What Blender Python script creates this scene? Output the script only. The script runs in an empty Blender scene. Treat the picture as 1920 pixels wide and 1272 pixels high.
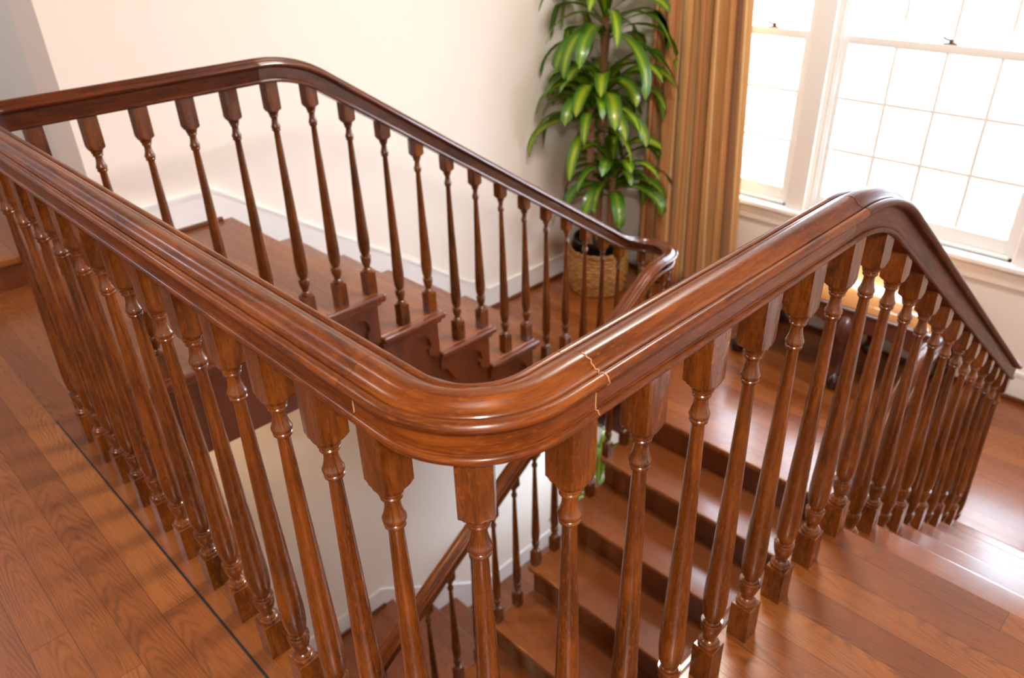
import bpy, bmesh, math, random
from math import pi, sin, cos, sqrt, radians
from mathutils import Vector, Matrix
random.seed(7)
SC = bpy.context.scene
COL = SC.collection

# ------------------------------------------------------------------ camera, sky, lights, exposure
cam_d = bpy.data.cameras.new('camera')
cam = bpy.data.objects.new('camera', cam_d)
COL.objects.link(cam)
SC.camera = cam
yaw, pitch, roll, FPX = 0.8030, 0.5292, -0.0304, 1436.66
fwd = Vector((cos(yaw)*cos(pitch), sin(yaw)*cos(pitch), -sin(pitch)))
rgt = Vector((sin(yaw), -cos(yaw), 0))
upv = rgt.cross(fwd)
r2 = rgt*cos(roll) + upv*sin(roll)
u2 = upv*cos(roll) - rgt*sin(roll)
m3 = Matrix((r2, u2, -fwd)).transposed()
cam.matrix_world = Matrix.Translation((-0.3237, -0.3914, 1.1779)) @ m3.to_4x4()
cam_d.sensor_width = 36
cam_d.lens = FPX/1920*36
cam_d.clip_start = 0.02
cam_d.dof.use_dof = True
cam_d.dof.focus_distance = 0.95
cam_d.dof.aperture_fstop = 6.3

SC.view_settings.view_transform = 'Standard'
SC.view_settings.look = 'None'
SC.view_settings.gamma = 1
SC.view_settings.exposure = 0.41
SC.view_settings.use_curve_mapping = False
SC.cycles.max_bounces = 8
SC.cycles.sample_clamp_indirect = 6
SC.cycles.caustics_reflective = False
SC.cycles.caustics_refractive = False

world = bpy.data.worlds.new('sky'); SC.world = world; world.use_nodes = True
wn = world.node_tree; wn.nodes.clear()
wo = wn.nodes.new('ShaderNodeOutputWorld'); wb = wn.nodes.new('ShaderNodeBackground')
wb.inputs[0].default_value = (0.74, 0.86, 1.0, 1); wb.inputs[1].default_value = 15.0
wn.links.new(wb.outputs[0], wo.inputs[0])

def lamp(name, loc, power, color, size, target=None, shape='DISK', size_y=None):
    d = bpy.data.lights.new(name, 'AREA'); d.energy = power; d.color = color; d.shape = shape; d.size = size
    if size_y: d.size_y = size_y
    o = bpy.data.objects.new(name, d); COL.objects.link(o); o.location = loc
    if target is not None:
        o.rotation_euler = (Vector(target) - Vector(loc)).to_track_quat('-Z', 'Y').to_euler()
    return o
WARM = (1.0, 0.935, 0.85)
lamp('hall_ceiling_lamp', (-1.00, -1.28, 2.22), 84, WARM, 0.32)
lamp('side_hall_fill_light', (-0.9, 1.9, 2.40), 11, WARM, 0.4)  # added unseen light that lifts the far side of the hall
lamp('stair_fill_light', (1.9, 0.9, 2.40), 44, (1.0, 0.93, 0.84), 0.6)  # added fill light, brightens the window wall and the stairs
lamp('next_room_daylight_fill', (-1.0, 3.9, 2.3), 16, (0.66, 0.83, 1.0), 0.5)  # added area light standing in for bluish daylight in the next room
lamp('downstairs_ceiling_lamp', (0.55, 2.15, -0.45), 6, (1.0, 0.68, 0.36), 0.25)
lamp('downstairs_hall_lamp', (-0.9, 0.9, -0.45), 2.5, WARM, 0.5)
sun_d = bpy.data.lights.new('sun', 'SUN'); sun_d.energy = 3.0; sun_d.angle = radians(1.0); sun_d.color = (1, .96, .9)
sun = bpy.data.objects.new('sun', sun_d); COL.objects.link(sun); sun.rotation_euler = (radians(35), radians(-20), radians(0))

# ------------------------------------------------------------------ material helpers
def srgb(r, g, b):
    f = lambda c: ((c/255+0.055)/1.055)**2.4 if c > 10.3 else c/255/12.92
    return (f(r), f(g), f(b), 1)
class NT:
    def __init__(s, name):
        s.m = bpy.data.materials.new(name); s.m.use_nodes = True
        s.t = s.m.node_tree; s.t.nodes.clear()
        s.out = s.n('ShaderNodeOutputMaterial'); s.bsdf = s.n('ShaderNodeBsdfPrincipled')
        s.l(s.bsdf.outputs[0], s.out.inputs[0])
    def n(s, t): return s.t.nodes.new(t)
    def l(s, a, b): s.t.links.new(a, b)
    def put(s, sock, v):
        if hasattr(v, 'is_output') or isinstance(v, bpy.types.NodeSocket): s.l(v, sock)
        else: sock.default_value = v
    def math(s, op, a, b=0.0, c=None):
        n = s.n('ShaderNodeMath'); n.operation = op
        s.put(n.inputs[0], a); s.put(n.inputs[1], b)
        if c is not None: s.put(n.inputs[2], c)
        return n.outputs[0]
    def vmath(s, op, a, b):
        n = s.n('ShaderNodeVectorMath'); n.operation = op
        s.put(n.inputs[0], a); s.put(n.inputs[1], b); return n.outputs[0]
    def mapv(s, v, scale=(1, 1, 1), loc=(0, 0, 0)):
        n = s.n('ShaderNodeMapping'); s.put(n.inputs['Vector'], v)
        n.inputs['Scale'].default_value = scale; n.inputs['Location'].default_value = loc; return n.outputs[0]
    def noise(s, v, scale, detail=3, rough=.5, dist=0.0, dims='3D'):
        n = s.n('ShaderNodeTexNoise'); n.noise_dimensions = dims; s.put(n.inputs['Vector'], v)
        n.inputs['Scale'].default_value = scale; n.inputs['Detail'].default_value = detail
        n.inputs['Roughness'].default_value = rough; n.inputs['Distortion'].default_value = dist
        return n.outputs[0]
    def ramp(s, fac, stops, interp='LINEAR'):
        n = s.n('ShaderNodeValToRGB'); r = n.color_ramp; r.interpolation = interp
        while len(r.elements) < len(stops): r.elements.new(0.5)
        for e, (p, c) in zip(r.elements, stops):
            e.position = p; e.color = c if hasattr(c, '__len__') else (c, c, c, 1)
        s.put(n.inputs[0], fac); return n.outputs[0]
    def mix(s, fac, a, b, mode='MIX'):
        n = s.n('ShaderNodeMix'); n.data_type = 'RGBA'; n.blend_type = mode
        s.put(n.inputs[0], fac); s.put(n.inputs[6], a); s.put(n.inputs[7], b); return n.outputs[2]
    def sep(s, v):
        n = s.n('ShaderNodeSeparateXYZ'); s.put(n.inputs[0], v); return n.outputs
    def comb(s, x, y, z):
        n = s.n('ShaderNodeCombineXYZ'); s.put(n.inputs[0], x); s.put(n.inputs[1], y); s.put(n.inputs[2], z); return n.outputs[0]
    def coord(s, k): return s.n('ShaderNodeTexCoord').outputs[k]
    def bump(s, h, strength=.2, dist=.002):
        n = s.n('ShaderNodeBump'); n.inputs['Strength'].default_value = strength; n.inputs['Distance'].default_value = dist
        s.put(n.inputs['Height'], h); s.l(n.outputs[0], s.bsdf.inputs['Normal'])
    def set(s, **k):
        for a, v in k.items(): s.put(s.bsdf.inputs[a.replace('_', ' ')], v)

def turned_wood(name, dark, mid, light, rough=.28, coat=.5, fleck=False, spec=.5, crough=.07):
    """varnished oak whose grain runs along U of the UV map (metres)"""
    k = NT(name); uv = k.coord('UV'); oi = k.n('ShaderNodeObjectInfo')
    off = k.comb(k.math('MULTIPLY', oi.outputs['Random'], 37.0), k.math('MULTIPLY', oi.outputs['Random'], 11.0), 0.0)
    v = k.vmath('ADD', uv, off)
    g1 = k.noise(k.mapv(v, (9, 160, 1)), 1.0, 4, .6, .4)
    g2 = k.noise(k.mapv(v, (30, 700, 1)), 1.0, 2, .5)
    big = k.noise(k.mapv(v, (5, 22, 1)), 1.0, 3, .55, 1.2)
    c = k.ramp(big, [(.22, dark), (.5, mid), (.80, light)])
    st = k.ramp(g1, [(.34, (.62, .56, .52, 1)), (.52, (1, 1, 1, 1)), (.75, (1.14, 1.10, 1.04, 1))])
    c = k.mix(1.0, c, st, 'MULTIPLY')
    pore = k.ramp(g2, [(.34, (.55, .5, .48, 1)), (.44, (1, 1, 1, 1))])
    c = k.mix(.7, c, pore, 'MULTIPLY')
    ray = k.noise(k.mapv(v, (75, 330, 1)), 1.0, 2, .6, .8)          # medullary flecks
    c = k.mix(k.ramp(ray, [(.54, 0), (.68, .5)]), c, light)
    dash = k.noise(k.mapv(v, (55, 900, 1)), 1.0, 1, .5)
    c = k.mix(k.ramp(dash, [(.30, .6), (.40, 0)]), c, dark)
    hs = k.n('ShaderNodeHueSaturation'); k.put(hs.inputs['Color'], c)
    k.put(hs.inputs['Value'], k.math('MULTIPLY_ADD', oi.outputs['Random'], (.06 if fleck else .24), (.97 if fleck else .88))); c = hs.outputs[0]
    if fleck:
        ms = k.n('ShaderNodeTexVoronoi'); ms.inputs['Scale'].default_value = 24; k.put(ms.inputs['Vector'], k.mapv(uv, (1, 3.2, 1)))
        f = k.math('LESS_THAN', ms.outputs['Distance'], .034)
        pick = k.math('GREATER_THAN', k.sep(ms.outputs['Color'])[0], .80)
        c = k.mix(k.math('MULTIPLY', k.math('MULTIPLY', f, pick), .8), c, srgb(225, 180, 130))
    k.set(Base_Color=c, Roughness=k.ramp(g1, [(.3, rough+.08), (.7, rough-.04)]), Coat_Weight=coat, Coat_Roughness=crough, Coat_IOR=(1.9 if coat == 1.0 else 1.5), Specular_IOR_Level=spec)
    k.bump(k.math('ADD', g1, k.math('MULTIPLY', g2, .6)), (.05 if fleck else .04), .0005)
    return k.m

def plank_wood(name, axis, width, phase, length, tones, rough=.3, coat=.35, lines=1.0, grain=1.0):
    """oak strip floor; planks run along Y (axis='Y') or X, object coordinates"""
    k = NT(name); o = k.coord('Object'); x, y, z = k.sep(o)
    a, b = (x, y) if axis == 'Y' else (y, x)
    t = k.math('DIVIDE', k.math('SUBTRACT', a, phase), width)
    row = k.math('FLOOR', t); fr = k.math('FRACT', t)
    w1 = k.n('ShaderNodeTexWhiteNoise'); w1.noise_dimensions = '1D'; k.put(w1.inputs['W'], row)
    bs = k.math('ADD', k.math('DIVIDE', b, length), k.math('MULTIPLY', w1.outputs['Value'], 7.0))
    pid = k.math('FLOOR', bs); pf = k.math('FRACT', bs)
    w2 = k.n('ShaderNodeTexWhiteNoise'); w2.noise_dimensions = '2D'; k.put(w2.inputs['Vector'], k.comb(row, pid, 0.0))
    rnd = w2.outputs['Value']; rc = k.sep(w2.outputs['Color'])
    base = k.ramp(rnd, [(0, tones[0]), (.5, tones[1]), (1, tones[2])])
    # growth rings cut by the board: arches along the board
    lz = k.comb(k.math('MULTIPLY', a, 22.0), k.math('MULTIPLY', b, 5.0), k.math('MULTIPLY', rnd, 60.0))
    wob = k.math('SUBTRACT', k.noise(lz, 1.0, 3, .55, .3), .5)
    uu = k.math('MULTIPLY', k.math('SUBTRACT', fr, k.math('MULTIPLY_ADD', rc[0], 1.1, -.05)), width)
    vv = k.math('ADD', k.math('MULTIPLY', k.math('SUBTRACT', pf, rc[1]), .085), k.math('MULTIPLY_ADD', rc[2], .05, .004))
    rr = k.math('SQRT', k.math('ADD', k.math('MULTIPLY', uu, uu), k.math('MULTIPLY', vv, vv)))
    ph = k.math('ADD', k.math('MULTIPLY', rr, 1500.0), k.math('MULTIPLY', wob, 24.0))
    ring = k.math('MULTIPLY_ADD', k.math('SINE', ph), .5, .5)
    ring = k.math('POWER', ring, 2.2)
    fine = k.noise(k.comb(k.math('MULTIPLY', a, 420.0), k.math('MULTIPLY', b, 14.0), k.math('MULTIPLY', rnd, 50.0)), 1.0, 3, .6)
    soft = k.noise(k.comb(k.math('MULTIPLY', a, 40.0), k.math('MULTIPLY', b, 3.0), k.math('MULTIPLY', rnd, 90.0)), 1.0, 3, .5)
    c = k.mix(k.math('MULTIPLY', ring, k.math('MULTIPLY', k.ramp(soft, [(.35, .04), (.68, .62)]), grain)), base, tones[3])
    c = k.mix(.55, c, k.ramp(fine, [(.35, (.62, .56, .5, 1)), (.5, (1, 1, 1, 1)), (.7, (1.12, 1.1, 1.06, 1))]), 'MULTIPLY')
    edge = k.math('MINIMUM', fr, k.math('SUBTRACT', 1.0, fr))
    gap = k.math('LESS_THAN', edge, .0011/width)
    endd = k.math('MINIMUM', pf, k.math('SUBTRACT', 1.0, pf))
    gap = k.math('MAXIMUM', gap, k.math('LESS_THAN', endd, .0011/length))
    c = k.mix(k.math('MULTIPLY', gap, .5*lines), c, srgb(45, 18, 8))
    k.set(Base_Color=c, Roughness=k.ramp(fine, [(.3, rough+.12), (.7, rough-.03)]), Coat_Weight=coat, Coat_Roughness=.16)
    k.bump(k.math('SUBTRACT', k.math('MULTIPLY', fine, .5), k.math('ADD', k.math('MULTIPLY', gap, 2.0), k.math('MULTIPLY', ring, .35))), .12, .001)
    return k.m

def plain(name, col, rough=.5, coat=0, metal=0, bump=0, bscale=200):
    k = NT(name); k.set(Base_Color=col, Roughness=rough, Coat_Weight=coat, Metallic=metal)
    if bump: k.bump(k.noise(k.coord('Object'), bscale, 3), bump, .001)
    return k.m

M = {}
M['rail'] = turned_wood('rail_oak', srgb(62, 27, 8), srgb(110, 53, 14), srgb(142, 77, 25), .31, .16, True, .28, .14)
M['rail_polished'] = turned_wood('polished_rail_oak', srgb(50, 20, 7), srgb(90, 38, 12), srgb(114, 54, 19), .28, .70, False, .35, .07)
M['rail_shaded'] = turned_wood('shaded_rail_oak', srgb(46, 18, 6), srgb(84, 36, 11), srgb(112, 52, 19), .36, .05, False, .2, .14)  # darker, duller rail copy for the dark runs; shade put into the colour
M['baluster'] = turned_wood('baluster_oak', srgb(54, 24, 5), srgb(98, 48, 10), srgb(134, 73, 20), .24, .45)
M['floor'] = plank_wood('floor_oak', 'Y', .070, -.0455, .95, [srgb(120, 64, 23), srgb(133, 74, 28), srgb(145, 85, 36), srgb(74, 34, 11)], .32, .3)
M['border'] = plank_wood('border_oak', 'Y', .3, -.04, 1.4, [srgb(106, 55, 18), srgb(116, 63, 22), srgb(124, 69, 25), srgb(74, 36, 12)], .3, .3, 0)
M['landing'] = plank_wood('landing_oak', 'Y', .060, .01, 1.1, [srgb(124, 62, 21), srgb(138, 73, 27), srgb(150, 85, 34), srgb(88, 40, 13)], .25, .4)
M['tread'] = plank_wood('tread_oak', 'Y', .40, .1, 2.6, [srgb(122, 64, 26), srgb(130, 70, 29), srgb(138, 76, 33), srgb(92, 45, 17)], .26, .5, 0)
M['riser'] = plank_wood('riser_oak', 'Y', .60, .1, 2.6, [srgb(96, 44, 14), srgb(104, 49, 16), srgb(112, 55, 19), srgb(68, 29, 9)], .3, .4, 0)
M['stringer'] = plank_wood('stringer_oak', 'X', .70, .03, 2.4, [srgb(88, 37, 12), srgb(94, 41, 13), srgb(100, 45, 15), srgb(56, 22, 7)], .32, .35, 0)
M['nosing'] = plank_wood('nosing_oak', 'X', .5, .03, 2.2, [srgb(92, 40, 18), srgb(98, 44, 20), srgb(104, 48, 22), srgb(66, 26, 10)], .26, .6, 0)
M['wall'] = plain('cream_wall_paint', srgb(244, 234, 224), .7, 0, 0, .06, 260)
M['wall_white'] = plain('white_wall_paint', srgb(232, 229, 222), .7, 0, 0, .06, 260)
M['trim'] = plain('white_trim_paint', srgb(240, 238, 236), .35)
M['ceiling'] = plain('ceiling_paint', srgb(244, 240, 232), .8)
M['shoe'] = plain('brown_shoe_moulding', srgb(98, 46, 18), .35, .3)
M['chip'] = plain('chipped_varnish', srgb(196, 150, 112), .6)
M['brass'] = plain('dark_brass', srgb(92, 66, 46), .35, 0, .8)
M['black'] = plain('black_plastic', srgb(22, 22, 26), .4)
M['soil'] = plain('potting_soil', srgb(46, 32, 22), .9, 0, 0, .6, 90)
M['claw'] = plain('dark_mahogany', srgb(44, 18, 12), .3, .5)
M['leather'] = plain('tan_leather', srgb(206, 146, 88), .16, 1.0, 0, .05, 300)

def leaf_material():
    k = NT('variegated_leaf'); uv = k.coord('UV'); u, v, _ = k.sep(uv)
    oi = k.n('ShaderNodeObjectInfo')
    d = k.math('ABSOLUTE', k.math('SUBTRACT', u, .5))
    w = k.n('ShaderNodeTexWhiteNoise'); w.noise_dimensions = '1D'; k.put(w.inputs['W'], k.math('FLOOR', k.math('MULTIPLY_ADD', v, .5, .1)))
    rnd = w.outputs['Value']
    n = k.noise(k.mapv(uv, (26, 1.2, 1)), 1.0, 2)
    d = k.math('ADD', d, k.math('MULTIPLY', k.math('SUBTRACT', n, .5), .14))
    d = k.math('ADD', d, k.math('MULTIPLY_ADD', rnd, .26, -.07))
    c = k.ramp(d, [(.06, srgb(166, 178, 44)), (.17, srgb(126, 154, 36)), (.30, srgb(86, 128, 30)), (.5, srgb(64, 108, 26))])
    k.set(Base_Color=c, Roughness=.34, Coat_Weight=.2)
    t = k.n('ShaderNodeBsdfTranslucent'); k.put(t.inputs[0], c)
    mx = k.n('ShaderNodeMixShader'); mx.inputs[0].default_value = .22
    k.l(k.bsdf.outputs[0], mx.inputs[1]); k.l(t.outputs[0], mx.inputs[2]); k.l(mx.outputs[0], k.out.inputs[0])
    return k.m
M['leaf'] = leaf_material()
M['cane'] = plain('plant_cane', srgb(150, 104, 74), .8, 0, 0, .5, 60)
def basket_material():
    k = NT('woven_basket'); o = k.coord('Object')
    n = k.noise(k.mapv(o, (30, 30, 120)), 1.0, 3)
    k.set(Base_Color=k.ramp(n, [(.3, srgb(104, 62, 20)), (.55, srgb(170, 116, 50)), (.75, srgb(196, 146, 74))]), Roughness=.6)
    return k.m
M['basket'] = basket_material()
def curtain_material():
    k = NT('striped_curtain_silk'); u, v, _ = k.sep(k.coord('UV'))
    t = k.math('FRACT', k.math('MULTIPLY', u, 1/.36))
    gold, tan, cream, red, brown, grey = srgb(214, 160, 98), srgb(200, 144, 86), srgb(238, 208, 156), srgb(172, 84, 52), srgb(158, 106, 68), srgb(162, 132, 106)
    seq = [(0, gold), (.10, red), (.125, gold), (.20, cream), (.23, tan), (.33, brown), (.36, grey), (.40, brown), (.43, tan), (.52, red), (.535, gold),
           (.55, red), (.565, tan), (.66, cream), (.69, gold), (.77, brown), (.82, red), (.84, tan), (.93, cream), (.95, gold)]
    c = k.ramp(t, seq, 'CONSTANT')
    n = k.noise(k.mapv(k.coord('UV'), (300, 8, 1)), 1.0, 3)
    c = k.mix(.5, c, k.ramp(n, [(.3, (.72, .70, .66, 1)), (.7, (1.1, 1.1, 1.08, 1))]), 'MULTIPLY')
    k.set(Base_Color=c, Roughness=.55, Sheen_Weight=.2)
    tr = k.n('ShaderNodeBsdfTranslucent'); k.put(tr.inputs[0], c)
    mx = k.n('ShaderNodeMixShader'); mx.inputs[0].default_value = .12
    k.l(k.bsdf.outputs[0], mx.inputs[1]); k.l(tr.outputs[0], mx.inputs[2]); k.l(mx.outputs[0], k.out.inputs[0])
    return k.m
M['curtain'] = curtain_material()
def glass_material():
    k = NT('window_glass'); t = k.n('ShaderNodeBsdfTransparent'); g = k.n('ShaderNodeBsdfGlossy')
    g.inputs['Roughness'].default_value = .02
    mx = k.n('ShaderNodeMixShader'); mx.inputs[0].default_value = .05
    k.l(t.outputs[0], mx.inputs[1]); k.l(g.outputs[0], mx.inputs[2]); k.l(mx.outputs[0], k.out.inputs[0])
    k.t.nodes.remove(k.bsdf); return k.m
M['glass'] = glass_material()
def lawn_material():
    k = NT('lawn_grass'); n = k.noise(k.coord('Object'), .35, 4, .6)
    k.set(Base_Color=k.ramp(n, [(.40, (.050, .060, .028, 1)), (.47, (.064, .066, .048, 1)), (.56, (.13, .12, .11, 1))]), Roughness=.9)
    return k.m
M['lawn'] = lawn_material()

# ------------------------------------------------------------------ mesh helpers
class MB:
    def __init__(s): s.v = []; s.f = []; s.uv = []
    def add(s, verts, faces, uvs=None):
        o = len(s.v); s.v += [tuple(p) for p in verts]
        for i, f in enumerate(faces):
            s.f.append(tuple(o+j for j in f))
            s.uv.append(uvs[i] if uvs else None)
        return s
    def box(s, x0, x1, y0, y1, z0, z1):
        x0, x1 = min(x0, x1), max(x0, x1); y0, y1 = min(y0, y1), max(y0, y1); z0, z1 = min(z0, z1), max(z0, z1)
        P = [(x0, y0, z0), (x1, y0, z0), (x1, y1, z0), (x0, y1, z0), (x0, y0, z1), (x1, y0, z1), (x1, y1, z1), (x0, y1, z1)]
        return s.add(P, [(0, 3, 2, 1), (4, 5, 6, 7), (0, 1, 5, 4), (1, 2, 6, 5), (2, 3, 7, 6), (3, 0, 4, 7)])
    def prism(s, poly, axis, a, b):
        """poly: list of 2D points; extruded along axis from a to b. axis 'Y': (x,z); 'Z': (x,y); 'X': (y,z)"""
        def P(p, t): return {'Y': (p[0], t, p[1]), 'Z': (p[0], p[1], t), 'X': (t, p[0], p[1])}[axis]
        n = len(poly); V = [P(p, a) for p in poly] + [P(p, b) for p in poly]
        F = [tuple(range(n)), tuple(range(2*n-1, n-1, -1))] + [(i, i+n, (i+1) % n + n, (i+1) % n) for i in range(n)]
        return s.add(V, F)
    def tube(s, pts, rad, n=10, cap=True):
        pts = [Vector(p) for p in pts]; m = len(pts)
        R = rad if hasattr(rad, '__len__') else [rad]*m
        V = []; prev = None
        for i, p in enumerate(pts):
            t = (pts[min(i+1, m-1)] - pts[max(i-1, 0)]).normalized()
            if prev is None:
                a = Vector((0, 0, 1)) if abs(t.z) < .9 else Vector((1, 0, 0)); e1 = t.cross(a).normalized()
            else: e1 = (prev - t*prev.dot(t)).normalized()
            prev = e1; e2 = t.cross(e1)
            for j in range(n):
                th = 2*pi*j/n; V.append(p + (e1*cos(th) + e2*sin(th))*R[i])
        F = [(i*n+j, i*n+(j+1) % n, (i+1)*n+(j+1) % n, (i+1)*n+j) for i in range(m-1) for j in range(n)]
        if cap: F += [tuple(range(n-1, -1, -1)), tuple((m-1)*n+j for j in range(n))]
        return s.add(V, F)
    def lathe(s, prof, n=32, c=(0, 0, 0), cap=True):
        V = [(c[0]+r*cos(2*pi*j/n), c[1]+r*sin(2*pi*j/n), c[2]+z) for z, r in prof for j in range(n)]
        m = len(prof)
        F = [(i*n+j, i*n+(j+1) % n, (i+1)*n+(j+1) % n, (i+1)*n+j) for i in range(m-1) for j in range(n)]
        if cap: F += [tuple(range(n-1, -1, -1)), tuple((m-1)*n+j for j in range(n))]
        return s.add(V, F)
    def mesh(s, name, smooth=40, bevel=0, bseg=2):
        me = bpy.data.meshes.new(name); me.from_pydata(s.v, [], s.f)
        if any(u for u in s.uv):
            L = me.uv_layers.new(name='UVMap'); i = 0
            for p, u in zip(me.polygons, s.uv):
                for k, li in enumerate(p.loop_indices):
                    if u: L.data[li].uv = u[k]
        bm = bmesh.new(); bm.from_mesh(me)
        if bevel: 
            es = [e for e in bm.edges if len(e.link_faces) == 2 and e.calc_face_angle(0) > .6]
            bmesh.ops.bevel(bm, geom=es, offset=bevel, segments=bseg, profile=.6, affect='EDGES', clamp_overlap=True)
        bmesh.ops.recalc_face_normals(bm, faces=bm.faces)
        bm.to_mesh(me); bm.free()
        if smooth:
            me.polygons.foreach_set('use_smooth', [True]*len(me.polygons)); me.set_sharp_from_angle(angle=radians(smooth))
        return me
    def obj(s, name, mat, parent=None, smooth=40, bevel=0, bseg=2):
        return link(name, s.mesh(name, smooth, bevel, bseg), mat, parent)
def link(name, me, mat=None, parent=None):
    if mat is not None:
        me.materials.clear(); me.materials.append(M[mat] if isinstance(mat, str) else mat)
    o = bpy.data.objects.new(name, me); COL.objects.link(o)
    if parent is not None:
        o.parent = parent
        o.matrix_parent_inverse = Matrix.Translation(-parent.location)
    return o
def empty(name, loc):
    o = bpy.data.objects.new(name, None); COL.objects.link(o); o.location = loc; o.empty_display_size = .1; return o
def tag(o, label, cat, group=None, kind=None):
    o['label'] = label; o['category'] = cat
    if group: o['group'] = group
    if kind: o['kind'] = kind
    return o
def thing(name, loc, label, cat, group=None): return tag(empty(name, loc), label, cat, group)
def struct(o, label=None, cat=None):
    o['kind'] = 'structure'
    if label: o['label'] = label
    if cat: o['category'] = cat
    return o

# ------------------------------------------------------------------ dimensions (metres, z = 0 on the upper floor)
YC, YW, XW = 1.641, 2.698, 3.5525          # line of the far rail, far wall, window wall
YR = -1.057                                # wall on the near side of the stair hall
RUN, RISE, X0 = .254, .1715, 1.0
ZL = -6*RISE                               # half landing
XC, YI0, YI1 = 2.239, .241, 1.400          # centre flight: top nosing, its two baluster lines
ZD, ZE = -2.79, -3.40                      # ground floor, lower floor
ZU = .742                                  # underside of the level rail
NOSE = .030
EDGE = .0455                               # floor edge beyond the rail centre line

def arc(cx, cy, r, a0, a1, n=8):
    return [(cx+r*cos(a0+(a1-a0)*i/n), cy+r*sin(a0+(a1-a0)*i/n)) for i in range(n+1)]

def fill_poly(poly, z0, z1, name, mat, parent=None, bevel=0):
    bm = bmesh.new(); vs = [bm.verts.new((x, y, z1)) for x, y in poly]
    f = bm.faces.new(vs); r = bmesh.ops.extrude_face_region(bm, geom=[f])
    for g in r['geom']:
        if isinstance(g, bmesh.types.BMVert): g.co.z = z0
    bmesh.ops.recalc_face_normals(bm, faces=bm.faces)
    if bevel:
        es = [e for e in bm.edges if len(e.link_faces) == 2 and abs(e.verts[0].co.z-z1) < 1e-6 and abs(e.verts[1].co.z-z1) < 1e-6]
        bmesh.ops.bevel(bm, geom=es, offset=bevel, segments=3, affect='EDGES')
    bmesh.ops.triangulate(bm, faces=[f for f in bm.faces if len(f.verts) > 4])
    me = bpy.data.meshes.new(name); bm.to_mesh(me); bm.free()
    return link(name, me, mat, parent)

# ------------------------------------------------------------------ setting: floors
e = EDGE; RC = .095; rc = RC-e
well = [(X0, e)] + [(RC, e)] + arc(RC, RC, rc, -pi/2, -pi, 8)[1:] + arc(RC, YC-RC, rc, pi, pi/2, 8) + [(X0, YC-e)]
upper = [(-3.2, -3.2), (.49, -3.2), (.49, YR), (X0, YR)] + well + [(X0, YW), (.49, YW), (.49, 2.61), (-3.2, 2.61)]
struct(fill_poly(upper, -.028, 0, 'floor', 'floor', None, .008), 'upper hall floor of brown oak strips around the stairwell', 'floor')
# border board along the well, a hair above its bed, with the dark joint beside it
bord = MB().box(-.0415, .040, .02, YC-.02, -.004, .0016)
struct(bord.obj('trim_1', 'border', None, 40), 'worn border board under the balusters of the long level rail', 'trim')
struct(MB().box(-.0455, -.0415, -.02, YC, -.004, .0007).obj('trim_joint', 'black', None, 40), 'dark open joint beside the border board', 'trim')
for ya_, yb_ in ((.021, e+.001), (YC-e-.001, YC-.021)):
    struct(MB().box(.11, X0+.002, ya_, yb_, -.029, .0006).obj('trim_nosing', 'nosing', None, 40, .009, 3), 'dark nosing strip along the stairwell edge of the floor', 'trim')
# body of the floor below: joist face panel (dark oak) following the well edge
inn = [(X0-.03, e-.03)] + [(RC, e-.03)] + arc(RC, RC, rc+.03, -pi/2, -pi, 8)[1:] + arc(RC, YC-RC, rc+.03, pi, pi/2, 8) + [(X0-.03, YC-e+.03)]
body = [(-3.2, -3.2), (.49, -3.2), (.49, YR), (X0-.03, YR)] + inn + [(X0-.03, YW), (.49, YW), (.49, 2.61), (-3.2, 2.61)]
struct(fill_poly(body, -.30, -.028, 'trim_2', 'stringer'), 'dark oak fascia under the upper floor edge in the stairwell', 'trim')
low = [(X0-.08, e-.09)] + [(RC, e-.09)] + arc(RC, RC, rc+.09, -pi/2, -pi, 8)[1:] + arc(RC, YC-RC, rc+.09, pi, pi/2, 8) + [(X0-.08, YC-e+.09)]
low = [(-3.2, -3.2), (.49, -3.2), (.49, YR), (X0-.08, YR)] + low + [(X0-.08, YW), (.49, YW), (.49, 2.61), (-3.2, 2.61)]
struct(fill_poly(low, -.31, -.295, 'ceiling_lower', 'ceiling'), 'white ceiling under the upper floor', 'ceiling')
# step up into the next room at the far end of the hall
struct(MB().box(-3.2, .49, 2.60, 5.2, .09, .12).obj('floor_next_room', 'floor', None, 40, .008, 3), 'raised floor of the next room past the far wall end', 'floor')
struct(MB().box(-3.2, .49, 2.625, 2.66, -.02, .09).obj('trim_step', 'riser'), 'brown riser of the single step into the next room', 'trim')
# half landing
struct(MB().box(XC, XW, YR, YW, ZL-.028, ZL).obj('floor_landing', 'landing', None, 40, .008, 3), 'glossy oak half landing below the window', 'floor')
struct(MB().box(XC+.052, XW, YR, YW, ZL-.26, ZL-.028).obj('trim_landing', 'stringer'), 'dark oak fascia under the half landing edge', 'trim')
# ground floor and the lower floor below it
struct(MB().box(-3.2, 1.494, YR, YW, ZD-.03, ZD).obj('floor_ground', 'landing', None, 40, .006), 'oak floor of the ground storey at the foot of the middle flight', 'floor')
struct(MB().box(1.40, XW, YR, YW, ZE-.05, ZE).obj('floor_basement', 'landing'), 'oak floor of the lowest level under the landing', 'floor')

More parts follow.
